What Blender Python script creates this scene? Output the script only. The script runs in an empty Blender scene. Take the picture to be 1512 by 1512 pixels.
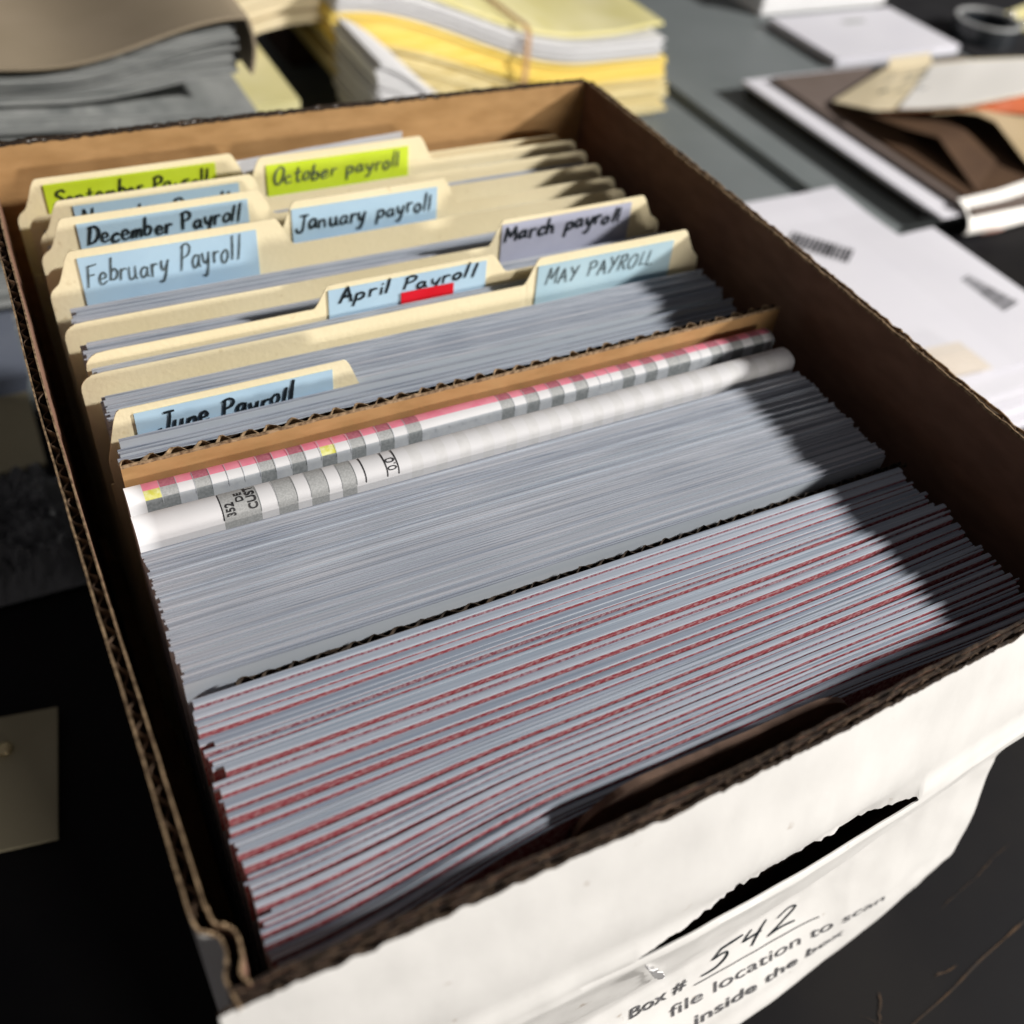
import bpy, bmesh, math, random
from mathutils import Vector, Matrix, noise

S = bpy.context.scene
COL = S.collection
rad = math.radians

# ------------------------------------------------------------------ camera
cam_d = bpy.data.cameras.new('camera')
cam = bpy.data.objects.new('camera', cam_d)
COL.objects.link(cam)
R0 = Vector((0.89004335, -0.44604305, 0.09417232))     # right
R1 = Vector((-0.25661754, -0.66094613, -0.70519335))   # down
R2 = Vector((0.37678942, 0.60348638, -0.70273318))     # forward
m = Matrix((R0, -R1, -R2)).transposed().to_4x4()
m.translation = Vector((0.00105, -0.08934, 0.48192))
cam.matrix_world = m
cam_d.sensor_width = 36.0
cam_d.lens = 36.0 * 1482.16 / 1512.0
cam_d.clip_start = 0.01
cam_d.clip_end = 50.0
cam_d.dof.use_dof = True
cam_d.dof.focus_distance = 0.345
cam_d.dof.aperture_fstop = 7.2
cam_d.dof.aperture_blades = 0
S.camera = cam

# ------------------------------------------------------------------ world, lamps, exposure
W = bpy.data.worlds.new('World')
S.world = W
W.use_nodes = True
W.node_tree.nodes['Background'].inputs[0].default_value = (1.0, 0.93, 0.93, 1)
W.node_tree.nodes['Background'].inputs[1].default_value = 0.085
S.view_settings.view_transform = 'Standard'
S.view_settings.look = 'None'
S.view_settings.exposure = 0.0
S.view_settings.gamma = 1.0
S.view_settings.use_curve_mapping = False


def area(name, loc, target, size, power, color, shape='DISK', size_y=None):
    d = bpy.data.lights.new(name, 'AREA')
    d.shape = shape
    d.size = size
    if size_y:
        d.size_y = size_y
    d.energy = power
    d.color = color
    o = bpy.data.objects.new(name, d)
    COL.objects.link(o)
    o.location = loc
    o.rotation_euler = (Vector(target) - Vector(loc)).to_track_quat('-Z', 'Y').to_euler()
    return o


area('key_lamp', (2.75, -0.80, 1.58), (0.20, 0.20, 0.2), 0.21, 158, (1.0, 0.965, 0.92))
area('soft_lamp', (0.70, -2.2, 0.66), (0.2, 0.2, 0.2), 0.42, 28.5, (1.0, 0.95, 0.88), 'RECTANGLE', 0.26)

# ------------------------------------------------------------------ materials


def mat(name, col, col2=None, rough=0.7, scale=(40, 40, 40), detail=4, bump=0.0, spec=0.25,
        ramp=(0.35, 0.65), coords='Object', bscale=None, extra=None, sheen=0):
    M = bpy.data.materials.new(name)
    M.use_nodes = True
    nt = M.node_tree
    b = nt.nodes['Principled BSDF']
    b.inputs['Roughness'].default_value = rough
    b.inputs['Specular IOR Level'].default_value = spec
    b.inputs['Base Color'].default_value = (*col, 1)
    tc = nt.nodes.new('ShaderNodeTexCoord')
    mp = nt.nodes.new('ShaderNodeMapping')
    mp.inputs['Scale'].default_value = scale
    nt.links.new(tc.outputs[coords], mp.inputs[0])
    nz = nt.nodes.new('ShaderNodeTexNoise')
    nz.inputs['Scale'].default_value = 1.0
    nz.inputs['Detail'].default_value = detail
    nt.links.new(mp.outputs[0], nz.inputs['Vector'])
    if col2 is not None:
        cr = nt.nodes.new('ShaderNodeValToRGB')
        cr.color_ramp.elements[0].position = ramp[0]
        cr.color_ramp.elements[0].color = (*col, 1)
        cr.color_ramp.elements[1].position = ramp[1]
        cr.color_ramp.elements[1].color = (*col2, 1)
        nt.links.new(nz.outputs['Fac'], cr.inputs[0])
        nt.links.new(cr.outputs[0], b.inputs['Base Color'])
    if bump:
        bp = nt.nodes.new('ShaderNodeBump')
        bp.inputs['Strength'].default_value = bump
        bp.inputs['Distance'].default_value = 0.001
        if bscale:
            mp2 = nt.nodes.new('ShaderNodeMapping')
            mp2.inputs['Scale'].default_value = bscale
            nt.links.new(tc.outputs[coords], mp2.inputs[0])
            nz2 = nt.nodes.new('ShaderNodeTexNoise')
            nz2.inputs['Scale'].default_value = 1.0
            nz2.inputs['Detail'].default_value = 3
            nt.links.new(mp2.outputs[0], nz2.inputs['Vector'])
            nt.links.new(nz2.outputs['Fac'], bp.inputs['Height'])
        else:
            nt.links.new(nz.outputs['Fac'], bp.inputs['Height'])
        nt.links.new(bp.outputs[0], b.inputs['Normal'])
    return M


K = {}
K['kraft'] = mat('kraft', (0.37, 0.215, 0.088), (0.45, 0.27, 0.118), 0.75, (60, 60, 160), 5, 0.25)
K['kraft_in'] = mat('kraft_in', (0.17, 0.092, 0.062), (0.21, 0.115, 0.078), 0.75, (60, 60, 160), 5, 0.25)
K['kraft_edge'] = mat('kraft_edge', (0.13, 0.085, 0.05), (0.40, 0.28, 0.165), 0.9, (500, 500, 500), 4, 0.4)
K['flute'] = mat('flute', (0.07, 0.045, 0.03), (0.17, 0.11, 0.07), 0.9, (300, 300, 60), 3, 0.3)
K['frayed_shade'] = mat('frayed_shade', (0.021, 0.014, 0.011), (0.072, 0.049, 0.031), 0.95, (420, 420, 420), 4, 0.4, ramp=(.4, .72))  # ragged board edge, darkened so the rim's shade is in the colour
K['dark_flute'] = mat('dark_flute', (0.02, 0.016, 0.013), (0.07, 0.05, 0.035), 0.9, (300, 300, 60), 3, 0.3)
K['dark_kraft'] = mat('dark_kraft', (0.122, 0.078, 0.059), (0.188, 0.119, 0.086), 0.85, (80, 80, 80), 5, 0.3)
K['boxwhite'] = mat('boxwhite', (0.752, 0.742, 0.723), (0.805, 0.795, 0.776), 0.6, (30, 22, 26), 6, 0.22, bscale=(70, 60, 50), ramp=(.25, .55))


def add_specks(M, scale, thr, col):
    nt = M.node_tree
    b = nt.nodes['Principled BSDF']
    src = b.inputs['Base Color'].links[0].from_socket
    tc = [n for n in nt.nodes if n.type == 'TEX_COORD'][0]
    nz = nt.nodes.new('ShaderNodeTexNoise')
    nz.inputs['Scale'].default_value = scale
    nz.inputs['Detail'].default_value = 4
    nt.links.new(tc.outputs['Object'], nz.inputs['Vector'])
    cr = nt.nodes.new('ShaderNodeValToRGB')
    cr.color_ramp.elements[0].position = thr
    cr.color_ramp.elements[0].color = (0, 0, 0, 1)
    cr.color_ramp.elements[1].position = thr + .06
    cr.color_ramp.elements[1].color = (1, 1, 1, 1)
    nt.links.new(nz.outputs['Fac'], cr.inputs[0])
    mx = nt.nodes.new('ShaderNodeMix')
    mx.data_type = 'RGBA'
    nt.links.new(cr.outputs[0], mx.inputs[0])
    nt.links.new(src, mx.inputs[6])
    mx.inputs[7].default_value = (*col, 1)
    nt.links.new(mx.outputs[2], b.inputs['Base Color'])


add_specks(K['boxwhite'], 110, .70, (0.55, 0.50, 0.45))
K['paper'] = mat('paper', (0.66, 0.68, 0.73), (0.72, 0.74, 0.78), 0.8, (8, 30, 30), 3)
K['edge'] = mat('edge', (0.250, 0.286, 0.349), (0.486, 0.511, 0.568), 0.85, (7, 3200, 40), 3, ramp=(0.30, 0.62))
K['edge_b'] = mat('edge_b', (0.309, 0.338, 0.399), (0.531, 0.548, 0.599), 0.85, (7, 2400, 40), 3, ramp=(0.28, 0.6))
K['edge_c'] = mat('edge_c', (0.206, 0.241, 0.307), (0.413, 0.444, 0.507), 0.85, (7, 3600, 40), 3, ramp=(0.30, 0.66))
K['edge_redb'] = mat('edge_redb', (0.305, 0.360, 0.442), (0.484, 0.525, 0.608), 0.85, (7, 2100, 40), 3, ramp=(0.30, 0.6))
K['edge_redc'] = mat('edge_redc', (0.201, 0.245, 0.323), (0.387, 0.432, 0.513), 0.85, (7, 2100, 40), 3, ramp=(0.34, 0.66))
K['edge_red'] = mat('edge_red', (0.249, 0.310, 0.395), (0.456, 0.504, 0.585), 0.85, (7, 1900, 40), 3, ramp=(0.32, 0.6))
K['face'] = mat('face', (0.50, 0.56, 0.63), (0.60, 0.65, 0.71), 0.85, (10, 60, 200), 3)
K['red'] = mat('red_print', (0.44, 0.075, 0.095), (0.66, 0.36, 0.38), 0.8, (520, 60, 900), 2, ramp=(0.42, 0.66))
K['red2'] = mat('red_print_fine', (0.36, 0.10, 0.13), (0.60, 0.42, 0.46), 0.8, (800, 60, 700), 2, ramp=(0.40, 0.64))
K['cream'] = mat('cream', (0.86, 0.755, 0.50), (0.91, 0.81, 0.56), 0.75, (20, 20, 20), 4, 0.12, bscale=(500, 500, 500))
add_specks(K['cream'], 260, .67, (0.78, 0.67, 0.43))
K['lblue'] = mat('lblue', (0.42, 0.60, 0.76), (0.46, 0.645, 0.80), 0.6, (50, 50, 50))
K['lteal'] = mat('lteal', (0.42, 0.59, 0.68), (0.47, 0.64, 0.72), 0.6, (50, 50, 50))
K['lyel'] = mat('lyel', (0.58, 0.74, 0.03), (0.63, 0.79, 0.05), 0.6, (50, 50, 50))
K['llav'] = mat('llav', (0.42, 0.44, 0.56), (0.47, 0.49, 0.61), 0.6, (50, 50, 50))
K['ink'] = mat('ink', (0.010, 0.016, 0.022), None, 0.5)
K['pen'] = mat('pen', (0.035, 0.05, 0.055), (0.10, 0.13, 0.14), 0.6, (400, 400, 400), 2)
K['print'] = mat('print', (0.012, 0.012, 0.014), (0.05, 0.05, 0.055), 0.6, (900, 900, 900), 2)
K['print2'] = mat('print2', (0.06, 0.06, 0.065), (0.17, 0.17, 0.18), 0.6, (700, 700, 700), 2)
K['sticker'] = mat('sticker', (0.62, 0.008, 0.02), (0.68, 0.012, 0.03), 0.4, (60, 60, 60))
K['rw'] = mat('rw', (0.671, 0.671, 0.687), (0.705, 0.705, 0.722), 0.95, (80, 80, 80))
K['rw'].node_tree.nodes['Principled BSDF'].inputs['Specular IOR Level'].default_value = 0.08
K['rf'] = mat('rf', (0.625, 0.625, 0.63), (0.67, 0.67, 0.675), 0.95, (300, 300, 300), spec=0.08)
K['rg'] = mat('rg', (0.34, 0.35, 0.35), (0.44, 0.45, 0.45), 0.75, (1500, 1500, 1500), 2)
K['rp'] = mat('rp', (0.80, 0.22, 0.32), (0.84, 0.30, 0.39), 0.7, (200, 200, 200))
K['rr'] = mat('rr', (0.40, 0.12, 0.17), (0.50, 0.18, 0.23), 0.7, (900, 900, 900))
K['ry'] = mat('ry', (0.62, 0.60, 0.10), (0.75, 0.75, 0.35), 0.7, (600, 600, 600))
K['rd'] = mat('rd', (0.19, 0.21, 0.22), (0.27, 0.29, 0.30), 0.75, (900, 900, 900))
K['rs'] = mat('rs', (0.42, 0.45, 0.49), (0.48, 0.51, 0.54), 0.75, (300, 300, 300))
K['black_top'] = mat('black_top', (0.007, 0.007, 0.009), (0.013, 0.012, 0.012), 0.55, (7, 9, 7), 8, 0.05, spec=0.06)
K['grey_top'] = mat('grey_top', (0.155, 0.175, 0.178), (0.18, 0.20, 0.205), 0.5, (9, 9, 9), 6, 0.04, spec=0.3)
K['floor'] = mat('floor', (0.02, 0.02, 0.02), (0.03, 0.03, 0.03), 0.8, (4, 4, 4))
K['scratch'] = mat('scratch', (0.075, 0.042, 0.02), (0.022, 0.018, 0.016), 0.8, (90, 90, 90))
K['mailwhite'] = mat('mailwhite', (0.644, 0.639, 0.693), (0.672, 0.667, 0.716), 0.7, (10, 10, 10))
K['letterwhite'] = mat('letterwhite', (0.851, 0.829, 0.784), (0.885, 0.862, 0.818), 0.7, (10, 10, 10))
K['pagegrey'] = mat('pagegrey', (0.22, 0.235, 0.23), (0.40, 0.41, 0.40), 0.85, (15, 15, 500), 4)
K['pagewhite'] = mat('pagewhite', (0.60, 0.60, 0.61), (0.70, 0.70, 0.71), 0.85, (15, 15, 500), 4)
K['pagecream'] = mat('pagecream', (0.60, 0.49, 0.22), (0.74, 0.65, 0.38), 0.85, (15, 15, 500), 4)
K['pageyel'] = mat('pageyel', (0.78, 0.56, 0.10), (0.84, 0.66, 0.20), 0.8, (15, 15, 300), 4)
K['paleyel'] = mat('paleyel', (0.72, 0.66, 0.30), (0.80, 0.74, 0.42), 0.8, (15, 15, 300), 4)
K['tan'] = mat('tan', (0.38, 0.31, 0.215), (0.43, 0.35, 0.25), 0.7, (12, 12, 12), 5, 0.1)
K['taupe'] = mat('taupe', (0.135, 0.105, 0.09), (0.165, 0.13, 0.115), 0.7, (14, 14, 14), 5, 0.08)
K['brown'] = mat('brown', (0.056, 0.029, 0.015), (0.077, 0.041, 0.020), 0.75, (20, 20, 20), 5)
K['orange'] = mat('orange', (0.36, 0.065, 0.008), (0.42, 0.085, 0.012), 0.6, (20, 20, 20))  # shade inside the wallet is put into this darker orange
K['manila'] = mat('manila', (0.756, 0.648, 0.432), (0.821, 0.713, 0.497), 0.75, (16, 16, 16), 5)
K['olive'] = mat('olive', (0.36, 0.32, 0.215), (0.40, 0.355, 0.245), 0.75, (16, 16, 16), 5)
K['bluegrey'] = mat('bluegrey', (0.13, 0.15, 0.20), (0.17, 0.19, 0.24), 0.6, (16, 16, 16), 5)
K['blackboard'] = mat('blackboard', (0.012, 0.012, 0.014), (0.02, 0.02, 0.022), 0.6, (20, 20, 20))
K['rubber'] = mat('rubber', (0.42, 0.25, 0.12), (0.48, 0.29, 0.15), 0.6, (60, 60, 60))
K['brass'] = mat('brass', (0.75, 0.62, 0.36), None, 0.25)
K['brass'].node_tree.nodes['Principled BSDF'].inputs['Metallic'].default_value = 1.0
K['blackgloss'] = mat('blackgloss', (0.015, 0.018, 0.022), None, 0.15, spec=0.6)
K['greyrim'] = mat('greyrim', (0.22, 0.23, 0.24), None, 0.3, spec=0.5)
K['rimlight'] = mat('rimlight', (0.42, 0.43, 0.43), None, 0.3, spec=0.6)
K['slipcream'] = mat('slipcream', (0.60, 0.54, 0.47), (0.66, 0.60, 0.53), 0.75, (40, 40, 40))
K['manila_shade'] = mat('manila_shade', (0.34, 0.26, 0.15), (0.40, 0.31, 0.19), 0.75, (16, 16, 16), 5)  # darkened manila, shade on the wallet's front panel put into the colour
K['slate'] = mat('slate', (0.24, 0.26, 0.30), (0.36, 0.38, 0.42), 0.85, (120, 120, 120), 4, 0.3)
K['steel'] = mat('steel', (0.8, 0.8, 0.8), None, 0.15)
K['steel'].node_tree.nodes['Principled BSDF'].inputs['Metallic'].default_value = 1.0
K['plastic'] = mat('plastic', (0.30, 0.31, 0.33), None, 0.16, spec=0.8)
K['plastic'].node_tree.nodes['Principled BSDF'].inputs['Transmission Weight'].default_value = 0.6
K['stamp'] = mat('stamp', (0.55, 0.12, 0.07), (0.75, 0.60, 0.5), 0.7, (200, 200, 200), 3)


# ------------------------------------------------------------------ helpers
def link(name, me, mats, parent=None, smooth=False, loc=None):
    o = bpy.data.objects.new(name, me)
    COL.objects.link(o)
    for k in (mats if isinstance(mats, (list, tuple)) else [mats]):
        me.materials.append(K[k])
    if smooth:
        for p in me.polygons:
            p.use_smooth = True
    if parent:
        o.parent = parent
    if loc:
        o.location = loc
    return o


def pydata(name, vs, fs, mats, parent=None, mi=None, smooth=False, loc=None):
    me = bpy.data.meshes.new(name)
    if loc:
        L = Vector(loc)
        vs = [Vector(v) - L for v in vs]
    me.from_pydata([tuple(v) for v in vs], [], fs)
    if mi:
        for p, i in zip(me.polygons, mi):
            p.material_index = i
    me.update()
    return link(name, me, mats, parent, smooth, loc)


def tag(o, label=None, cat=None, group=None, kind=None):
    if label:
        o['label'] = label
    if cat:
        o['category'] = cat
    if group:
        o['group'] = group
    if kind:
        o['kind'] = kind
    return o


def empty(name, label, cat, loc=(0, 0, 0), group=None):
    o = bpy.data.objects.new(name, None)
    COL.objects.link(o)
    o.location = loc
    o.empty_display_size = 0.02
    tag(o, label, cat, group)
    return o


def part(o, root):
    """parent keeping world coordinates (roots are unrotated)"""
    o.parent = root
    o.location = Vector(o.location) - Vector(root.location)
    return o


def solid(o, t, off=0.0):
    md = o.modifiers.new('thickness', 'SOLIDIFY')
    md.thickness = t
    md.offset = off
    es = o.modifiers.new('crisp', 'EDGE_SPLIT')
    es.split_angle = rad(35)
    return o


def box_part(name, a, b, mk, bev=0.0):
    bm = bmesh.new()
    bmesh.ops.create_cube(bm, size=1)
    c = [(a[i] + b[i]) / 2 for i in range(3)]
    for v in bm.verts:
        for i in range(3):
            v.co[i] = v.co[i] * (b[i] - a[i])
    if bev:
        bmesh.ops.bevel(bm, geom=bm.edges[:], offset=bev, segments=2, affect='EDGES')
    me = bpy.data.meshes.new(name)
    bm.to_mesh(me)
    bm.free()
    return link(name, me, mk, loc=c)


def grid_faces(nx, ny, skip=None):
    fs = []
    for i in range(nx):
        for j in range(ny):
            if skip and skip(i, j):
                continue
            a = i * (ny + 1) + j
            fs.append((a, a + ny + 1, a + ny + 2, a + 1))
    return fs


def sstep(a, b, x):
    t = max(0.0, min(1.0, (x - a) / (b - a)))
    return t * t * (3 - 2 * t)


def n1(x, seed=0.0):
    return noise.noise(Vector((x, seed * 7.31 + 0.17, seed * 3.7)))


def skew(x, y):
    return 0.018 * (x - 0.02) * min(1.0, max(0.0, y / 0.18))


# ------------------------------------------------------------------ handwriting (single stroke letters)
G = {
    'S': (.62, [[(.58, .86), (.4, 1), (.14, .9), (.1, .7), (.35, .52), (.54, .33), (.46, .08), (.22, 0), (.02, .12)]]),
    'e': (.50, [[(.05, .25), (.38, .28), (.38, .44), (.2, .52), (.05, .3), (.09, .08), (.25, 0), (.47, .12)]]),
    'p': (.52, [[(.06, .5), (.04, -.42)], [(.05, .36), (.22, .5), (.42, .38), (.4, .12), (.2, 0), (.05, .1)]]),
    't': (.42, [[(.2, .88), (.16, .15), (.24, 0), (.38, .06)], [(0, .55), (.38, .6)]]),
    'm': (.68, [[(.05, .5), (.05, 0)], [(.05, .3), (.18, .5), (.29, .4), (.29, 0)], [(.29, .3), (.43, .5), (.55, .4), (.58, 0)]]),
    'b': (.50, [[(.08, 1), (.05, 0)], [(.05, .3), (.24, .5), (.43, .32), (.36, .05), (.16, 0), (.05, .1)]]),
    'r': (.40, [[(.05, .5), (.06, 0)], [(.06, .28), (.17, .47), (.36, .46)]]),
    'P': (.58, [[(.1, 1), (.05, 0)], [(.0, .9), (.28, 1.03), (.53, .88), (.46, .6), (.08, .46)]]),
    'a': (.54, [[(.42, .42), (.22, .5), (.04, .28), (.1, .03), (.25, .03), (.4, .25), (.43, .48)], [(.42, .4), (.42, .1), (.52, .02)]]),
    'y': (.52, [[(.04, .5), (.1, .18), (.25, .1), (.4, .32)], [(.44, .5), (.36, -.02), (.22, -.4), (.04, -.36)]]),
    'o': (.50, [[(.25, .5), (.05, .32), (.1, .05), (.27, 0), (.43, .2), (.38, .44), (.22, .5)]]),
    'l': (.24, [[(.13, 1.0), (.07, 0)]]),
    'O': (.72, [[(.36, 1), (.1, .75), (.04, .35), (.22, 0), (.48, .08), (.62, .5), (.55, .9), (.3, 1)]]),
    'c': (.46, [[(.42, .42), (.26, .52), (.05, .3), (.1, .04), (.26, 0), (.44, .1)]]),
    'u': (.54, [[(.06, .5), (.06, .12), (.2, 0), (.4, .15)], [(.42, .5), (.42, .1), (.52, 0)]]),
    'N': (.70, [[(.06, 0), (.08, 1)], [(.08, 1), (.55, 0)], [(.55, 0), (.6, 1)]]),
    'v': (.48, [[(.04, .5), (.2, 0)], [(.2, 0), (.42, .52)]]),
    'D': (.66, [[(.1, 1), (.06, 0)], [(0, .95), (.4, .96), (.6, .6), (.45, .15), (.02, 0)]]),
    'J': (.58, [[(.15, .98), (.6, 1.0)], [(.42, 1), (.4, .2), (.25, -.05), (.06, .02), (0, .22)]]),
    'n': (.52, [[(.06, .5), (.05, 0)], [(.05, .28), (.2, .5), (.38, .42), (.42, 0)]]),
    'F': (.54, [[(.1, 1), (.05, 0)], [(.04, .95), (.54, 1.02)], [(.08, .52), (.42, .56)]]),
    'M': (.80, [[(.04, 0), (.1, 1)], [(.1, 1), (.36, .3)], [(.36, .3), (.64, 1)], [(.64, 1), (.7, 0)]]),
    'h': (.52, [[(.1, 1), (.05, 0)], [(.05, .28), (.22, .5), (.38, .4), (.42, 0)]]),
    'A': (.66, [[(0, 0), (.3, 1)], [(.3, 1), (.56, 0)], [(.08, .36), (.52, .4)]]),
    'i': (.22, [[(.1, .5), (.1, 0)], [(.12, .74), (.14, .8)]]),
    'Y': (.62, [[(.02, 1), (.28, .5)], [(.56, 1), (.16, -.05)]]),
    'R': (.62, [[(.1, 1), (.05, 0)], [(.0, .92), (.34, 1.0), (.5, .8), (.36, .56), (.08, .48)], [(.2, .5), (.55, 0)]]),
    'L': (.50, [[(.1, 1), (.05, .02)], [(.05, .02), (.46, .05)]]),
    'v2': (.5, [[(0, 0)]]),
    '5': (.66, [[(.72, 1.02), (.24, .95)], [(.24, .95), (.12, .56)], [(.12, .56), (.42, .58), (.52, .32), (.34, .04), (.0, .0)]]),
    '4': (.62, [[(.16, .92), (.06, .45)], [(.06, .45), (.48, .5)], [(.5, 1.0), (.36, 0)]]),
    '2': (.66, [[(.1, .75), (.32, 1), (.54, .8), (.3, .35), (.02, .02)], [(.02, .02), (.3, .1), (.68, .04)]]),
    ' ': (.46, []),
}


def smooth_line(pts, n=6):
    if len(pts) == 2:
        return [tuple(pts[0][k] + (pts[1][k] - pts[0][k]) * i / 4 for k in (0, 1)) for i in range(5)]
    P = [pts[0]] + list(pts) + [pts[-1]]
    out = []
    for i in range(1, len(P) - 2):
        for s in range(n):
            t = s / n
            q = []
            for k in (0, 1):
                a, b, c, d = P[i - 1][k], P[i][k], P[i + 1][k], P[i + 2][k]
                q.append(0.5 * (2 * b + (c - a) * t + (2 * a - 5 * b + 4 * c - d) * t * t + (3 * b - a - 3 * c + d) * t ** 3))
            out.append(tuple(q))
    out.append(pts[-1])
    return out


def write(name, text, x0, x1, z0, cap, width, mk, surf, seed=0, slant=0.12, rise=0.0, zclip=None):
    """ink ribbons on a surface; surf(x,z)->(x,y,z)"""
    rng = random.Random(seed)
    total = sum(G[c][0] + 0.12 for c in text)
    sx = (x1 - x0) / total
    vs, fs = [], []
    cx = 0.0
    for ci, c in enumerate(text):
        w, strokes = G[c]
        jz = rng.uniform(-.08, .08)
        js = rng.uniform(.86, 1.12)
        ju = rng.uniform(-.05, .05)
        jr = rng.uniform(-.06, .10)
        pw = rng.uniform(.8, 1.15)
        for st in strokes:
            L = smooth_line(st)
            pts = []
            for (u, v) in L:
                v2 = v * js + jz
                X = x0 + sx * (cx + u + ju + .025 * n1(v * 2.1, ci + seed)) + v2 * cap * (slant + jr)
                Z = z0 + v2 * cap + rise * (X - x0)
                pts.append((X, Z))
            base = len(vs)
            n = len(pts)
            for i, (X, Z) in enumerate(pts):
                a = pts[max(0, i - 1)]
                b = pts[min(n - 1, i + 1)]
                dx, dz = b[0] - a[0], b[1] - a[1]
                l = math.hypot(dx, dz) or 1e-6
                tp = 0.75 + 0.25 * math.sin(math.pi * (i + .5) / n)
                hw = width / 2 * tp * pw * rng.uniform(.90, 1.10)
                ex = 0
                if i == 0:
                    ex = -hw * .6
                if i == n - 1:
                    ex = hw * .6
                X += ex * dx / l
                Z += ex * dz / l
                vs.append(surf(X - dz / l * hw, Z + dx / l * hw))
                vs.append(surf(X + dz / l * hw, Z - dx / l * hw))
            for i in range(n - 1):
                k = base + 2 * i
                fs.append((k, k + 1, k + 3, k + 2))
        cx += w + 0.12
    return pydata(name, vs, fs, mk)


def printed(name, text, x0, z0, size, mk, surf, width=None, bold=0.0, rot=0.0):
    cu = bpy.data.curves.new('type', 'FONT')
    cu.body = text
    cu.size = size
    cu.offset = bold
    o = bpy.data.objects.new('type', cu)
    COL.objects.link(o)
    dg = bpy.context.evaluated_depsgraph_get()
    me = bpy.data.meshes.new_from_object(o.evaluated_get(dg))
    bpy.data.objects.remove(o)
    bpy.data.curves.remove(cu)
    xs = [v.co.x for v in me.vertices]
    mx = max(xs)
    bm = bmesh.new()
    bm.from_mesh(me)
    bmesh.ops.triangulate(bm, faces=bm.faces[:])
    for _ in range(4):
        le = [e for e in bm.edges if e.calc_length() > size * .16]
        if not le:
            break
        bmesh.ops.subdivide_edges(bm, edges=le, cuts=1)
        bmesh.ops.triangulate(bm, faces=bm.faces[:])
    bm.to_mesh(me)
    bm.free()
    sc = (width / mx) if width else 1.0
    cr, sr = math.cos(rot), math.sin(rot)
    for v in me.vertices:
        a, b = v.co.x * sc, v.co.y
        v.co = surf(x0 + a * cr - b * sr, z0 + a * sr + b * cr)
    me.name = name
    return link(name, me, mk)


# ------------------------------------------------------------------ setting
def slab(name, x0, x1, y0, y1, z0, z1, mk):
    o = box_part(name, (x0, y0, z0), (x1, y1, z1), mk, 0.004)
    o['kind'] = 'structure'
    return o


slab('floor', -4, 5, -3, 5, -0.80, -0.75, 'floor')
slab('dark_table_top', -1.6, 2.4, -0.7, 0.535, -0.04, 0.0, 'black_top')
slab('grey_table_top', -1.6, 0.759, 0.545, 2.6, -0.04, 0.0, 'grey_top')
slab('grey_table_top', 0.777, 3.0, 0.545, 2.6, -0.04, 0.0, 'grey_top')


def scratches():
    rng = random.Random(5)
    vs, fs = [], []

    def line(p, q, w, n=26, wob=0.0015):
        b = len(vs)
        d = Vector((q[0] - p[0], q[1] - p[1], 0))
        nrm = Vector((-d.y, d.x, 0)).normalized()
        for i in range(n + 1):
            t = i / n
            c = Vector((p[0], p[1], 0.0006)) + d * t + nrm * wob * n1(t * 7, p[0] * 50)
            h = w / 2 * (0.35 + 0.65 * abs(n1(t * 23, q[1] * 40)) * 2) * min(1, 6 * t, 6 * (1 - t) + .1)
            vs.append(c + nrm * h)
            vs.append(c - nrm * h)
        for i in range(n):
            k = b + 2 * i
            fs.append((k, k + 1, k + 3, k + 2))
    line((0.190, -0.062), (0.405, -0.03), 0.0010)
    line((0.262, -0.034), (0.30, -0.075), 0.0007)
    line((0.40, 0.0), (0.335, -0.012), 0.0005)
    for i in range(12):
        x, y = rng.uniform(.20, .31), rng.uniform(-.075, -.03)
        a = rng.uniform(-.6, 1.2)
        l = rng.uniform(.004, .016)
        line((x, y), (x + l * math.cos(a), y + l * math.sin(a)), rng.uniform(.0004, .0013), 8)
    o = pydata('table_scratches', vs, fs, 'scratch')
    o['kind'] = 'structure'


scratches()

# ------------------------------------------------------------------ the file box
BW, BL, BH = 0.315, 0.394, 0.26
box = empty('file_box', 'open white corrugated cardboard record box packed with payroll folders, number 542 on its front', 'file box')


def bx(o):
    return part(o, box)


def flute_strip(name, p0, p1, nrm, off0, off1, ztop, depth, bow=None, seed=0, period=0.0072):
    """wavy corrugated medium between two liners, standing vertically"""
    P0, P1 = Vector(p0), Vector(p1)
    L = (P1 - P0).length
    n = int(L / period * 8)
    vs = []
    for i in range(n + 1):
        t = i / n
        c = P0.lerp(P1, t)
        s = 0.5 + 0.5 * math.sin(2 * math.pi * t * L / period + 1.6 * n1(t * 14, seed) + 1.2 * n1(t * 50, seed + 6))
        s = .5 + (min(1, max(0, s * 1.12 - .06)) - .5) * (.62 + .7 * abs(n1(t * 60, seed + 8))) if period < .008 else min(1, max(0, s * 1.12 - .06))
        q = c + Vector(nrm) * (off0 + (off1 - off0) * s + (bow(t) if bow else 0))
        zt = ztop - 0.0012 + 0.0011 * n1(t * 120, seed + 3)
        vs.append((q.x, q.y, zt))
        vs.append((q.x, q.y, zt - depth))
    fs = [(2 * i, 2 * i + 1, 2 * i + 3, 2 * i + 2) for i in range(n)]
    o = pydata(name, vs, fs, 'flute', smooth=True)
    return solid(o, 0.0003)


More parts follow.
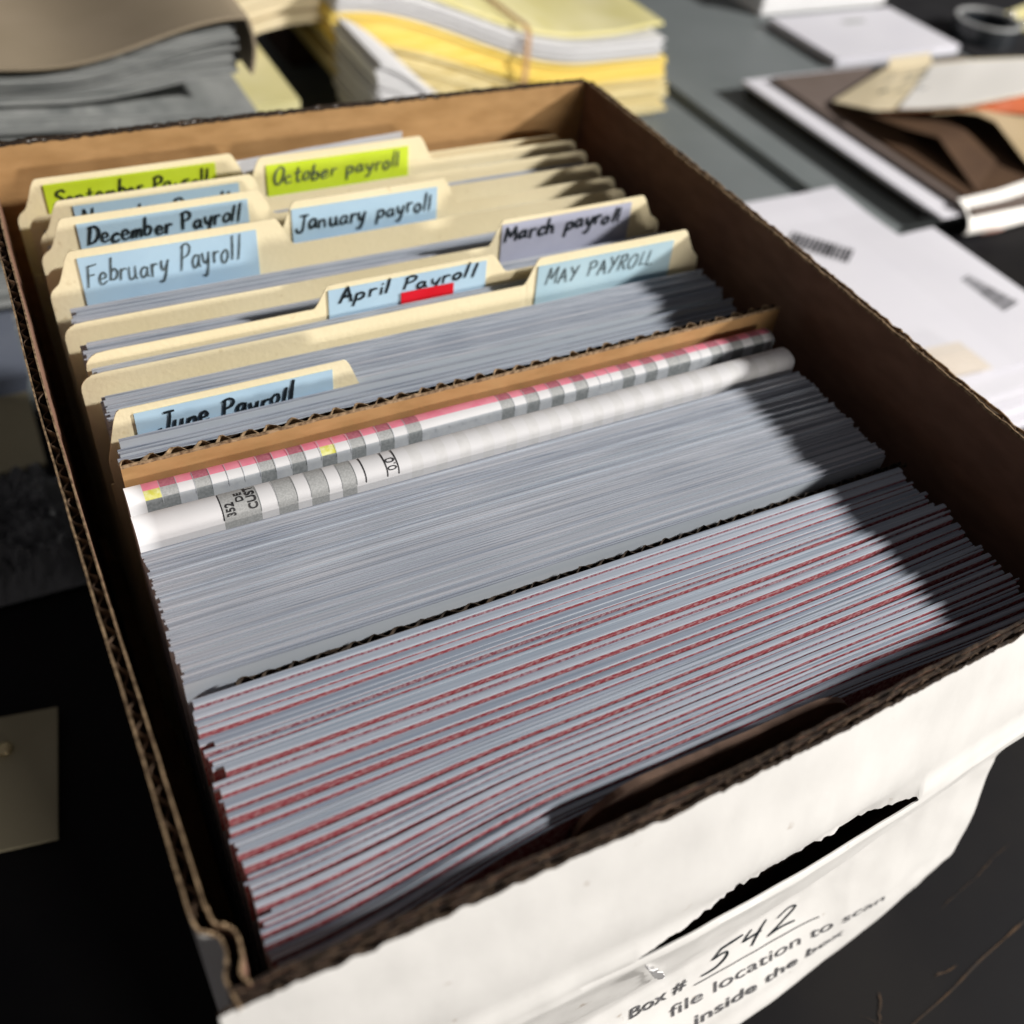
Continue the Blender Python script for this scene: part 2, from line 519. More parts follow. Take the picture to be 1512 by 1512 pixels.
def liner(name, p0, p1, nrm, off, ztop, zbot, mk, bow=None, seed=0, rag=0.0007, th=0.00055, n=240, zf=None, edge='kraft_edge'):
    P0, P1 = Vector(p0), Vector(p1)
    rows = [0, 0.0012, 0.006, 0.02, 0.05, 0.1, 0.17, 1]
    vs = []
    for i in range(n + 1):
        t = i / n
        c = P0.lerp(P1, t)
        dz = rag * (n1(t * 90, seed) + 0.6 * n1(t * 300, seed + 1)) - rag * 2.2 * max(0, n1(t * 40, seed + 5) - .35)
        zt = ztop + dz + (zf(t) if zf else 0)
        for r in rows:
            z = zt - r if r < 1 else zbot
            f = min(1.0, max(0.0, z / ztop))
            q = c + Vector(nrm) * (off + ((bow(t) * f) if bow else 0) + 0.00012 * n1(t * 60 + z * 300, seed + 2))
            vs.append((q.x, q.y, z))
    fs = grid_faces(n, len(rows) - 1)
    mi = [1 if k % (len(rows) - 1) == 0 else 0 for k in range(len(fs))]
    o = pydata(name, vs, fs, [mk, edge], mi=mi, smooth=True)
    return solid(o, th)


def wall(name, p0, p1, nrm, t, ztop, inner_mk, bow=None, seed=0, zf=None):
    """nrm points outwards; p0-p1 runs along the wall's inner face"""
    a = bx(liner(name, p0, p1, nrm, 0.0003, ztop, 0.0, inner_mk, bow, seed, zf=zf, edge='frayed_shade' if inner_mk == 'kraft' else 'kraft_edge'))
    b = liner('outer_liner', p0, p1, nrm, t - 0.0003, ztop - .0004, 0.0, 'boxwhite', bow, seed + 11, zf=zf, edge='frayed_shade' if inner_mk == 'kraft' else 'kraft_edge')
    c = flute_strip('corrugation', p0, p1, nrm, 0.0006, t - 0.0006, ztop, 0.02, bow, seed + 21)
    for o in (b, c):
        o.parent = a
    return a


bowL = lambda t: 0.0028 * math.sin(math.pi * t) + 0.0005 * n1(t * 6, 2)
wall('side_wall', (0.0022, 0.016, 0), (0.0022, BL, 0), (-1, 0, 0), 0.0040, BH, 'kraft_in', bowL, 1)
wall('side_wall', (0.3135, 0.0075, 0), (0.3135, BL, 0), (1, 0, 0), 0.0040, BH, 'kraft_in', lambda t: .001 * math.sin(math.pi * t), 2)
wall('back_wall', (0.001, BL, 0), (0.3140, BL, 0), (0, 1, 0), 0.0042, BH, 'kraft',
     lambda t: 0.0012 * math.sin(math.pi * t), 3)
bx(box_part('base', (0.003, 0.012, 0.0006), (BW, BL + .003, 0.0045), 'kraft'))

# crushed corner where the front end wraps onto the left side
cp = [(0.0022, 0.0165), (0.0026, 0.0130), (0.0052, 0.0110), (0.0066, 0.0080), (0.0062, 0.0035), (0.0050, 0.0005), (0.0062, -0.002)]
cq = [(-0.0016, 0.0165), (-0.0008, 0.0130), (0.0012, 0.0116), (0.0030, 0.0098), (0.0034, 0.0060), (0.0018, 0.0010), (0.0030, -0.0055)]


def strip_post(name, pts, ztop, mk, th=0.0006, seed=0, drop=0.0):
    L = smooth_line(pts, 8)
    vs = []
    rows = [0, .0012, .008, .03, .08, 1]
    for i, (x, y) in enumerate(L):
        zt = ztop + .0009 * n1(i * .7, seed) - drop * i / len(L)
        for r in rows:
            z = zt - r if r < 1 else 0.0
            k = 1.0
            vs.append((x, y, z))
    fs = grid_faces(len(L) - 1, len(rows) - 1)
    mi = [1 if k % (len(rows) - 1) == 0 else 0 for k in range(len(fs))]
    return solid(pydata(name, vs, fs, [mk, 'kraft_edge'], mi=mi, smooth=True), th)


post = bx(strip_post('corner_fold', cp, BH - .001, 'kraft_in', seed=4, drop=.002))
strip_post('outer_liner', cq, BH - .0015, 'boxwhite', seed=6, drop=.003).parent = post


# front wall: double board, outer face creased and bulging round the hand hole
PROF = [(0.2600, -0.0044), (0.2400, -0.0080), (0.2120, -0.0135), (0.2060, -0.0138), (0.2010, -0.0129), (0.1965, -0.0115), (0.1930, -0.0110),
        (0.1890, -0.0174), (0.1882, -0.0174), (0.1700, -0.0142), (0.0960, -0.0010), (0.0925, -0.0020), (0.0450, -0.0166),
        (0.0260, -0.0205), (0.0160, -0.0190), (0.0060, -0.0120), (0.0, -0.0095)]


def prof(z):
    if z >= PROF[0][0]:
        return PROF[0][1]
    for (za, ya), (zb, yb) in zip(PROF, PROF[1:]):
        if za >= z >= zb:
            t = (za - z) / (za - zb)
            t = t * t * (3 - 2 * t) * .6 + t * .4
            return ya + (yb - ya) * t
    return PROF[-1][1]


def bulge(x):
    t = max(0.0, min(1.0, x / BW))
    return 0.25 + 0.75 * math.sin(math.pi * (0.08 + 0.84 * t)) ** 0.6


SX0, SX1 = 0.109, 0.224


def hole_open(x):
    t = (x - SX0) / (SX1 - SX0)
    if t <= 0 or t >= 1:
        return 0.0
    return min(1, t / .34) ** 1.1 * min(1, (1 - t) / .20) ** .7


def fshift(x):
    return 0.0100 * sstep(.10, .34, x)


def yfront(x, z):
    w = 0.0006 * noise.noise(Vector((x * 26, z * 34, 1.7))) + 0.00025 * noise.noise(Vector((x * 90, z * 90, 4.1)))
    dz = .010 * math.sin(math.pi * min(1, max(0, (x - .05) / .20))) - .035 * sstep(.22, .32, x)   # the lower crease dips in the middle
    zz = z + dz * sstep(.20, .12, z) * sstep(.0, .06, z) if z < .2 else z
    pz = prof(max(0, zz))
    if .1905 <= z < .211:      # away from the hand hole the board is only creased, not pushed in
        flat = -.0138 - .0030 * sstep(.203, .1905, z)
        pz = flat + (pz - flat) * hole_open(x)
    return -0.0044 + fshift(x) + (pz + 0.0044) * bulge(x) + w * min(1, (0.26 - z) * 60)


def fsurf(off):
    return lambda x, z: (x, yfront(x, z) - off, z)


def slit_top(x):
    if SX0 < x < SX1:
        return 0.1925 + .0012 * n1(x * 420, 3) + .0008 * n1(x * 160, 8)
    return 0.1906


def front_outer():
    nx = 230
    zt = [0, .0012, .004, .010, .017, .025, .033, .041, .047, .051, .054, .057, .060, .0635]
    zb = [.1895, .1875, .1855, .183, .180, .176] + [.1725 - .0029 * k for k in range(50)] + [.028, .024, .02, .016, .012, .008, .004, .0008]
    vs = []
    for i in range(nx + 1):
        x = -0.0015 + (BW + .0035) * i / nx
        top = 0.2555 + .0011 * n1(x * 230, 3) + .0008 * n1(x * 700, 5) - .0022 * max(0, n1(x * 60, 9) - .3)
        col = [top - d * (top - .197) / .0585 if d < .0585 else None for d in zt]
        st = slit_top(x)
        zz = []
        for d in zt[:-1]:
            zz.append(top - (top - st - .0004) * (d / .060) ** (1.0))
        zz[-1] = st
        zz += zb
        for z in zz:
            vs.append((x, yfront(x, z), z))
    rows = len(zt) - 1 + len(zb)
    gap = len(zt) - 2

    def skip(i, j):
        xm = -0.0015 + (BW + .0035) * (i + .5) / nx
        return j == gap and SX0 < xm < SX1
    fs = grid_faces(nx, rows - 1, skip)
    mi = []
    for i in range(nx):
        for j in range(rows - 1):
            if skip(i, j):
                continue
            mi.append(1 if j == 0 else 0)
    o = pydata('outer_liner', vs, fs, ['boxwhite', 'frayed_shade'], mi=mi, smooth=True)
    return solid(o, 0.0006, 0)


def hole_board(name, y, mk, seed, ztop, zbot=.004, dy=0.0, hb=.150):
    xs = [0.0015 + 0.312 * i / 160 for i in range(161)]
    zs = [None, .2, .186, .175, .17, 0.0]
    vs = []
    for x in xs:
        zt = ztop + .0009 * n1(x * 200, seed) + .0006 * n1(x * 620, seed + 2)
        for z in (zt, zt - .0012, .213, hb, hb - .003, zbot):
            vs.append((x, y + fshift(x) + .0005 * n1(x * 40, seed + 4) + (dy if z < .149 else 0), z))

    def skip(i, j):
        return j == 2 and .100 < (xs[i] + xs[i + 1]) / 2 < .222
    fs = grid_faces(160, 5, skip)
    mi = []
    for i in range(160):
        for j in range(5):
            if not skip(i, j):
                mi.append(1 if j == 0 else 0)
    return solid(pydata(name, vs, fs, [mk, 'frayed_shade'], mi=mi, smooth=True), .0006)


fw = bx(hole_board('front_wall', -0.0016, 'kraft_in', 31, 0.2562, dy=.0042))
for o in (front_outer(), hole_board('middle_liner', -0.0030, 'dark_kraft', 35, 0.2555, .160, 0, .168),
          flute_strip('corrugation', (0.002, 0, 0), (0.313, 0, 0), (0, 1, 0), -0.0042, -0.0031, .2553, .012, lambda t: fshift(.002 + .311 * t), seed=41),
          flute_strip('corrugation', (0.002, 0, 0), (0.313, 0, 0), (0, 1, 0), -0.0029, -0.0017, .2557, .012, lambda t: fshift(.002 + .311 * t), seed=43)):
    o.parent = fw


def handle_flap():
    vs = []
    nx, nz = 60, 10
    for i in range(nx + 1):
        t = i / nx
        x = 0.0985 + 0.1005 * t
        e = min(t, 1 - t) * 0.1005
        r = 0.020
        top = 0.2376 + .002 * t - (r - math.sqrt(max(0, r * r - (r - e) ** 2)) if e < r else 0) + .0003 * n1(x * 500, 2)
        for j in range(nz + 1):
            s = j / nz
            z = 0.206 + (top - 0.206) * s
            vs.append((x, 0.0022 + 0.0110 * sstep(0, .42, s) + .0004 * n1(x * 50, s), z))
    o = pydata('handle_flap', vs, grid_faces(nx, nz), 'dark_kraft', smooth=True)
    return solid(o, .0022)


bx(handle_flap())


def tear():
    """torn outer paper hanging below the left end of the hand hole"""
    vs, fs = [], []
    n = 22
    rng = random.Random(9)
    for i in range(n + 1):
        t = i / n
        x = 0.1130 + 0.0210 * t + .0010 * n1(t * 9, 2)
        z = 0.1850 - 0.050 * t
        w = (0.0004 + 0.0012 * abs(n1(t * 8, 5)) + .0010 * (abs(t - .62) < .12)) * min(1, 4 * t + .2)
        vs.append((x - w * .6, yfront(x, z) - .0009, z - w * .5))
        vs.append((x + w, yfront(x, z) - .0016 - .0008 * n1(t * 11, 7), z + w * .5))
    fs = [(2 * i, 2 * i + 1, 2 * i + 3, 2 * i + 2) for i in range(n)]
    return solid(pydata('torn_paper', vs, fs, 'rw', smooth=True), .0003)


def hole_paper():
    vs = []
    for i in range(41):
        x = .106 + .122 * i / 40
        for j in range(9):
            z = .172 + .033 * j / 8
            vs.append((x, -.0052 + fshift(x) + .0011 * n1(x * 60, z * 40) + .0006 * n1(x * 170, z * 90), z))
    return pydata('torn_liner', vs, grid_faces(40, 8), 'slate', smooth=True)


bx(hole_paper())
bx(tear())
bx(write('handwritten_number', '542', 0.1740, 0.2235, 0.0735, 0.0125, 0.0012, 'ink', fsurf(.0007), 3, 0.25))
bx(printed('printed_text', 'Box #', 0.1380, 0.0715, 0.0090, 'print2', fsurf(.0007), width=0.028, bold=0.0001))
bx(printed('printed_text', 'file location to scan', 0.1580, 0.0590, 0.0085, 'print2', fsurf(.0007), width=0.116, bold=0.0))
bx(printed('printed_text', 'inside the box', 0.1700, 0.0465, 0.0085, 'print2', fsurf(.0007), width=0.084, bold=0.0001))


def underline():
    vs = []
    for i in range(41):
        x = 0.170 + 0.066 * i / 40
        vs.append(fsurf(.0007)(x, 0.0695))
        vs.append(fsurf(.0007)(x, 0.0700))
    return pydata('printed_line', vs, [(2 * i, 2 * i + 1, 2 * i + 3, 2 * i + 2) for i in range(40)], 'print')


bx(underline())


# ------------------------------------------------------------------ sheets and packets standing in the box
def packet(name, x0, x1, y, H, t, mats, redh=None, margin=.0006, seed=0, slope=0.0, zb=0.006, sag=0.0, nx=26, yw=0.0005, shift=None):
    """a folded packet standing on its long edge; section swept along x"""
    rt = t / 2
    sec = [(-rt, zb - H, 0), (-rt, -0.03, 0)]
    if redh:
        sec.append((-rt, -redh, 2))
    sec += [(-rt, -margin - .0002, 3), (-rt * .82, -margin * .3, 1), (-rt * .35, 0, 1), (rt * .35, 0, 1), (rt * .85, -margin * .4, 1),
            (rt, -.002, 1), (rt, zb - H, 0)]
    ns = len(sec)
    vs = []
    for i in range(nx + 1):
        u = i / nx
        x = x0 + (x1 - x0) * u
        yy = y + skew(x, y) + yw * n1(u * 2.2, 50 + y * 9) + .00016 * n1(u * 5, seed) + (shift(x, y) if shift else 0)
        zz = H + slope * (u - .5) + .00035 * n1(u * 4, seed + .5) - sag * max(0, u - .8) * 5
        for (a, b, _) in sec:
            z = zz + b if b > zb - H + 1e-6 else zb
            vs.append((x, yy + a, z))
    fs, mi = [], []
    for i in range(nx):
        for j in range(ns - 1):
            a = i * ns + j
            fs.append((a, a + ns, a + ns + 1, a + 1))
            if redh:
                mi.append([0, 0, 2, 3, 1, 1, 1, 1, 1, 0][j] if j < 10 else 0)
            else:
                mi.append([0, 0, 1, 1, 1, 1, 1, 0][j] if j < 8 else 0)
    fs.append(tuple(range(ns - 1, -1, -1)))
    mi.append(0)
    fs.append(tuple(nx * ns + k for k in range(ns)))
    mi.append(0)
    return pydata(name, vs, fs, mats, mi=mi, loc=((x0 + x1) / 2, y, zb))


rng = random.Random(21)

# --- printed forms with red lines (front section), pushed back a little by the folded-in hand flap
FLAP_W = lambda x: sstep(.015, .105, x) * (1 - sstep(.195, .315, x))


def push(x, y):
    return .0100 * FLAP_W(x) * max(0.0, 1 - (y - .005) / .048) + fshift(x) * max(0.0, 1 - (y - .005) / .085) * (1 - .6 * FLAP_W(x))


y = 0.0060
i = 0
while y < 0.0905:
    t = rng.choice([.0009, .0012, .0017, .0022, .0026])
    k = .74 if y < .054 else 1.0
    H = 0.2282 + rng.uniform(-.0011, .0011) - .0018 * max(0, 1 - y / .04)
    x0 = 0.0130 + rng.uniform(-.0006, .0010) + .0010 * n1(y * 120, 3)
    if rng.random() < .07:
        x0 += .004
    o = packet('printed_form', x0, x0 + 0.279 + rng.uniform(-.0006, .0006), y + t / 2, H, t * k,
               ['face', rng.choice(['edge_red', 'edge_red', 'edge_redb', 'edge_redc']), rng.choice(['red', 'red', 'red2']), 'face'], redh=.022,
               margin=rng.choice([.0001, .0002, .0003]), seed=i + .3, slope=rng.uniform(-.0009, .0009), sag=.0006, nx=44, shift=push)
    tag(o, 'pale printed form edge with a red band, between the front wall and thin divider', 'paper form',
        'printed forms with red lines at the front of the box')
    y += t + (rng.choice([.0004, .0007, .0012]) if rng.random() < .52 else .00008)
    i += 1

o = packet('folded_note', .100, .228, .0088, .196, .0007, ['face', 'face'], seed=77, zb=.0055)
tag(o, 'blue grey folded paper seen dimly through the hand hole in the front wall', 'paper')

# --- plain white packets (middle section)
y = 0.0990
i = 0
while y < 0.1545:
    t = rng.choice([.0005, .0006, .0008, .0010, .0012])
    H = 0.2295 + rng.uniform(-.0007, .0007) + 0.0007 * n1(y * 130, 14)
    wide = .1065 < y < .1085
    if wide:
        t = .0026
        H -= .0012
    x0 = 0.0135 + rng.uniform(-.0006, .0007) + .0010 * n1(y * 100, 23)
    o = packet('paper_packet', x0, x0 + 0.279 + rng.uniform(-.0008, .0008), y + t / 2, H, t, ['face', rng.choice(['edge', 'edge', 'edge_b', 'edge_c'])],
               margin=rng.choice([.0002, .0004]), seed=i + 100.3, slope=rng.uniform(-.0008, .0008), sag=.0004)
    tag(o, 'plain greyish white paper packet standing between the thin divider and the white rolled printout', 'paper',
        'plain white packets in the middle of the box')
    y += t + 0.00005 + (.0006 if wide else 0)
    i += 1


# --- corrugated dividers
def divider(name, label, x0, x1, y, ztop, th, mk, seed):
    d = empty(name, label, 'cardboard divider', (0, y, 0.0052))
    f = lambda x: y + skew(x, y)
    P0, P1 = (x0, f(x0), 0), (x1, f(x1), 0)
    a = liner('front_liner', P0, P1, (0, -1, 0), th / 2, ztop, .0055, mk, seed=seed, rag=.0003, n=120, edge='kraft_edge' if mk == 'kraft' else 'frayed_shade')
    b = liner('back_liner', P0, P1, (0, -1, 0), -th / 2, ztop - .0016, .0055, mk, seed=seed + 1, rag=.0006, n=120, edge='frayed_shade')
    c = flute_strip('corrugation', P0, P1, (0, -1, 0), th / 2 - .0003, -th / 2 + .0003, ztop + .0009, .012, seed=seed + 2, period=.0085)
    c.data.materials[0] = K['kraft_edge' if mk == 'kraft' else 'dark_flute']
    for o in (a, b, c):
        part(o, d)
    return d


divider('cardboard_divider', 'thin dark corrugated divider sunk between the plain packets and the red lined forms', 0.0275, 0.300, 0.0952, 0.2266, .0028,
        'dark_kraft', 61)
divider('cardboard_divider', 'brown corrugated divider standing tall between the rolled printouts and the June folder', 0.0150, 0.304, 0.1888, 0.2400, .0038,
        'kraft', 71)


# --- rolled printouts
def roll(name, label, x0, x1, y, ztop, rx, bands, cells, colour):
    """folded printout with a round fold on top; bands = angle limits, colour(cell, band) -> material slot"""
    root = empty(name, label, 'printout', ((x0 + x1) / 2, y, .006))
    na = 14
    vs, fs, mi = [], [], []
    prof_pts = [(-rx, .006 - ztop)] + [(-rx * math.cos(math.pi * k / na), rx * .68 * (math.sin(math.pi * k / na) ** .8 - 1)) for k in range(na + 1)] + [(rx, .006 - ztop)]
    ns = len(prof_pts)
    xs = [x0]
    for (xa, xb) in cells:
        n = max(1, int((xb - xa) / .006))
        xs += [xa + (xb - xa) * (k + 1) / n for k in range(n)]
    own = []
    for ci, (xa, xb) in enumerate(cells):
        own += [ci] * max(1, int((xb - xa) / .006))
    for x in xs:
        yy = y + skew(x, y)
        for (a, b) in prof_pts:
            vs.append((x, yy + a, max(.006, ztop + b + .0004 * n1(x * 22, y * 40))))
    for i in range(len(xs) - 1):
        for j in range(ns - 1):
            a = i * ns + j
            fs.append((a, a + ns, a + ns + 1, a + 1))
            mi.append(colour(own[i], j, ns))
    fs.append(tuple(range(ns - 1, -1, -1)))
    mi.append(0)
    fs.append(tuple((len(xs) - 1) * ns + k for k in range(ns)))
    mi.append(0)
    o = pydata('folded_sheet', vs, fs, ['rw', 'rg', 'rp', 'rr', 'ry', 'rd', 'rs', 'rf'], mi=mi, smooth=True)
    part(o, root)

    def surf(off):
        def f(x, s):
            # s = arc position in metres from the front crest line, positive upwards/backwards
            th = s / rx
            rr = rx + off
            return (x, y + skew(x, y) - rr * math.cos(th), ztop - rx * .68 + (rx * .68 + off) * max(0, math.sin(th)) ** .8 if th > 0 else ztop - rx * .68 + s)
        return f
    return root, surf


# plaid one (behind)
seq = 'wy' + 'gwgwwwgwgwyw' + 'gwgwgwwwwwwgwgwgwgwwwgwgwggwwgwgwgw'
cells, kinds = [], []
x = 0.0140
for k, c in enumerate(seq):
    w = .0057
    cells.append((x, x + w))
    kinds.append(c)
    x += w
cells.append((x, 0.293))
kinds.append('e')


def plaid(ci, j, ns):
    c = kinds[ci]
    if c == 'e' or ci == 0:
        return 0
    if j < 1:
        return 6 if c == 'w' else 5
    if j < 3:
        return 6 if c == 'w' else 5
    if j < 7:
        return {'w': 0, 'g': 1, 'y': 4}[c]
    return 2 if c != 'g' else 3


r2, surf2 = roll('rolled_printout', 'rolled printout with pink, grey and white checks, tucked against the brown divider', 0.0140, 0.293, 0.1790, 0.2345, 0.0049,
                 None, cells, plaid)


def cell_lines(surf, xs, s0, s1, w, mk, name):
    vs, fs = [], []
    for x in xs:
        b = len(vs)
        n = 10
        for k in range(n + 1):
            s = s0 + (s1 - s0) * k / n
            vs.append(surf(x - w / 2, s))
            vs.append(surf(x + w / 2, s))
        for k in range(n):
            q = b + 2 * k
            fs.append((q, q + 1, q + 3, q + 2))
    return pydata(name, vs, fs, mk, smooth=True)


part(cell_lines(surf2(.00008), [c[0] for c in cells[2:]], -.002, .0105, .00022, 'rs', 'printed_lines'), r2)

# white one (in front)
cells = [(0.0135, .0420), (.0420, .0550), (.0550, .0602), (.0602, .0665), (.0665, .0712), (.0712, .0782), (.0782, .0840), (.0840, .0885), (.0885, .0930),
         (.0930, .1018), (.1018, .1062), (.1062, .2925)]
wk = [0, 1, 0, 1, 0, 0, 1, 0, 0, 0, 0, 0]
cells = [(0.0135, .0420), (.0420, .0550), (.0550, .0610), (.0610, .0680), (.0680, .0730), (.0730, .0795), (.0795, .0845), (.0845, .0900), (.0900, .0935),
         (.0935, .1018), (.1018, .1062), (.1062, .2925)]
wk = [0, 1, 0, 1, 0, 1, 0, 1, 0, 0, 0]
cells.pop()
xx = .1062
while xx < .284:
    ww = .0052 if len(cells) % 2 else .0046
    cells.append((xx, xx + ww))
    wk.append(7 if len(cells) % 2 else 0)
    xx += ww
cells.append((xx, .2925))
wk.append(0)
r1, surf1 = roll('rolled_printout', 'white rolled printout with grey boxes and the figures 352 near its left end', 0.0135, 0.2925, 0.1640, 0.2345, 0.0056, None,
                 cells, lambda ci, j, ns: wk[ci])
part(cell_lines(surf1(.0001), [.0420, .0935, .1018, .1062], -.003, .0125, .00045, 'print', 'printed_lines'), r1)
part(cell_lines(surf1(.0001), [.0550, .0610, .0680, .0730, .0795, .0845, .0900], -.003, .0125, .00018, 'rd', 'printed_lines'), r1)


def side_text(txt, xc, s0, size, bold, name='printed_text'):
    return part(printed(name, txt, xc, s0, size, 'print', surf1(.00015), rot=math.pi / 2, bold=bold), r1)


side_text('352', .0462, .0006, .0042, .0001)
side_text('DE', .0499, .0060, .0036, .00005)
side_text('CUST', .0541, .0016, .0044, .0001)
side_text('0.0', .1056, .0020, .0050, .0)


# ------------------------------------------------------------------ manila folders
def folder(spec):
    (month, yb, zb, zt, xl, xr, tabk, lab) = spec
    root = empty('file_folder', spec[7]['label'], 'file folder', (0.155, yb, .0055), 'manila payroll folders')
    lean = spec[7].get('lean', 0.02)
    bend = spec[7].get('bend', 0.0)
    seed = yb * 100

    def ysurf(x, z):
        u = (x - xl) / (xr - xl)
        return yb + skew(x, yb) - .018 * .135 * min(1, yb / .18) * 1 + (z - .24) * lean + 0.0005 * n1(u * 3, seed) * 1 \
            + bend * (u - .5) ** 2 * 4 * 0.004

    ta, tb = tabk

    def ztop(x):
        r = .0065
        e = min(x - xl, xr - x)
        z = zb
        if e < r:
            z = zb - (r - math.sqrt(max(0, r * r - (r - e) ** 2)))
        up = sstep(ta - .005, ta + .003, x) * (1 - sstep(tb - .003, tb + .006, x))
        z = z + (zt - zb) * up
        z += .0004 * n1(x * 14, seed + 1) + spec[7].get('tilt', 0) * (x - .15)
        return z
    xs = sorted(set([xl + (xr - xl) * i / 60 for i in range(61)] + [xl + .0003, xl + .0008, xl + .0016, xl + .003, xr - .0008, xr - .003] +
                    [ta - .005 + .008 * k / 8 for k in range(9)] + [tb - .003 + .009 * k / 8 for k in range(9)]))
    xs = [x for x in xs if xl <= x <= xr]
    rows = 12
    vs = []
    for x in xs:
        t_ = ztop(x)
        for j in range(rows + 1):
            s = (j / rows) ** .6
            z = .006 + (t_ - .006) * s
            vs.append((x, ysurf(x, z), z))
    bf = pydata('back_flap', vs, grid_faces(len(xs) - 1, rows), 'cream', smooth=True)
    solid(bf, .00045)
    part(bf, root)
    # front flap, lower, hidden behind its papers
    fy = spec[7]['front']
    vs = []
    for i in range(31):
        x = xl + .001 + (xr - xl - .002) * i / 30
        for j in range(5):
            z = .006 + (.206 - .006) * j / 4
            vs.append((x, fy + skew(x, fy) + (z - .24) * lean * .5 + .0003 * n1(x * 20, seed), z))
    ff = pydata('front_flap', vs, grid_faces(30, 4), 'cream', smooth=True)
    solid(ff, .00045)
    part(ff, root)
    L = spec[7]
    if 'la' in L:
        la, lb, lz0, lz1 = L['la'], L['lb'], L['z0'], L['z1']
        rs = L.get('rise', 0.0)
        fsf = lambda off: (lambda x, z: (x, ysurf(x, z) - .0003 - off, z))
        vs = []
        for i in range(25):
            x = la + (lb - la) * i / 24
            for j in range(5):
                z = lz0 + (lz1 - lz0) * j / 4 + rs * (x - la)
                vs.append(fsf(.0003)(x, z))
        lo = pydata('label', vs, grid_faces(24, 4), L['mat'], smooth=True)
        solid(lo, .0002)
        part(lo, root)
        if L.get('text'):
            w = write('handwriting', L['text'], L['t0'], L['t1'], L['tz'], L['cap'], L['w'], L.get('ink', 'ink'), fsf(.0007), seed=int(seed), slant=L.get('slant', .15),
                      rise=rs + L.get('trise', 0))
            w.parent = lo
            w.location = -Vector(root.location) - lo.location
        if L.get('sticker'):
            sx0, sx1, sz0, sz1 = L['sticker']
            vs = []
            for i in range(9):
                x = sx0 + (sx1 - sx0) * i / 8
                for j in range(3):
                    vs.append(fsf(.0009)(x, sz0 + (sz1 - sz0) * j / 2))
            s_ = pydata('red_sticker', vs, grid_faces(8, 2), 'sticker')
            solid(s_, .00015)
            s_.parent = lo
            s_.location = -Vector(root.location) - lo.location
    return root


F = [
    ('June', .2165, .2250, .2420, .0130, .3010, (.0175, .1085), dict(
        label='manila folder with a blue label reading June Payroll, its writing half hidden by papers', mat='lblue', la=.0250, lb=.1005, z0=.216, z1=.2393,
        text='June Payroll', t0=.0330, t1=.0850, tz=.2288, cap=.0085, w=.0013, front=.1935)),
    ('May', .2465, .2375, .2500, .0110, .2990, (.2060, .2900), dict(
        label='manila folder with a right hand tab and pale blue label reading MAY PAYROLL', mat='lteal', la=.2080, lb=.2815, z0=.226, z1=.2462,
        text='MAY PAYROLL', t0=.2125, t1=.2720, tz=.2360, cap=.0075, w=.00075, ink='pen', slant=.1, front=.2172)),
    ('April', .2560, .2400, .2500, .0150, .2950, (.1110, .1920), dict(
        label='manila folder whose April Payroll label carries a small red sticker', mat='lblue', la=.1130, lb=.1865, z0=.226, z1=.2480,
        text='April Payroll', t0=.1175, t1=.1820, tz=.2415, cap=.0062, w=.0012, slant=.2, sticker=(.1455, .1705, .2345, .2405), front=.2510)),
    ('March', .2815, .2375, .2500, .0110, .2985, (.2050, .2880), dict(
        label='manila folder with a right hand tab and lavender label reading March payroll', mat='llav', la=.2070, lb=.2790, z0=.226, z1=.2480,
        text='March payroll', t0=.2085, t1=.2745, tz=.2395, cap=.0080, w=.0014, slant=.1, front=.2585)),
    ('February', .3130, .2370, .2510, .0105, .2980, (.0190, .1110), dict(
        label='manila folder with a blue label reading February Payroll in thin pen', mat='lblue', la=.0240, lb=.0995, z0=.216, z1=.2475,
        text='February Payroll', t0=.0260, t1=.0920, tz=.2345, cap=.0112, w=.00085, ink='pen', slant=.08, front=.2845)),
    ('January', .3250, .2375, .2510, .0110, .2990, (.1185, .1990), dict(
        label='manila folder with a centre tab and blue label reading January payroll', mat='lblue', la=.1195, lb=.1930, z0=.228, z1=.2475,
        text='January payroll', t0=.1215, t1=.1910, tz=.2365, cap=.0085, w=.0012, slant=.1, front=.3165)),
    ('December', .3400, .2380, .2512, .0115, .2985, (.0205, .1110), dict(
        label='manila folder with a shaded blue label reading December Payroll', mat='lblue', la=.0285, lb=.1035, z0=.228, z1=.2478,
        text='December Payroll', t0=.0315, t1=.1005, tz=.2378, cap=.0080, w=.0012, slant=.12, front=.3285)),
    ('November', .3560, .2380, .2508, .0135, .2990, (.0215, .1120), dict(
        label='manila folder with a dark shaded blue label mostly hidden behind the December tab', mat='lblue', la=.0300, lb=.1040, z0=.228, z1=.2478,
        text='November Payroll', t0=.0320, t1=.1000, tz=.2375, cap=.0078, w=.0011, slant=.12, front=.3440)),
    ('October', .3690, .2380, .2515, .0110, .2990, (.1160, .2050), dict(
        label='manila folder with a yellow green label reading October payroll', mat='lyel', la=.1210, lb=.1960, z0=.231, z1=.2475,
        text='October payroll', t0=.1235, t1=.1920, tz=.2375, cap=.0078, w=.0009, ink='pen', slant=.12, front=.3600)),
    ('September', .3790, .2370, .2505, .0070, .2950, (.0155, .1090), dict(
        label='manila folder at the back with a yellow green label reading September Payroll', mat='lyel', la=.0210, lb=.0990, z0=.230, z1=.2475,
        text='September Payroll', t0=.0240, t1=.0960, tz=.2370, cap=.0078, w=.0011, slant=.12, front=.3725)),
]
for s in F:
    folder(s)

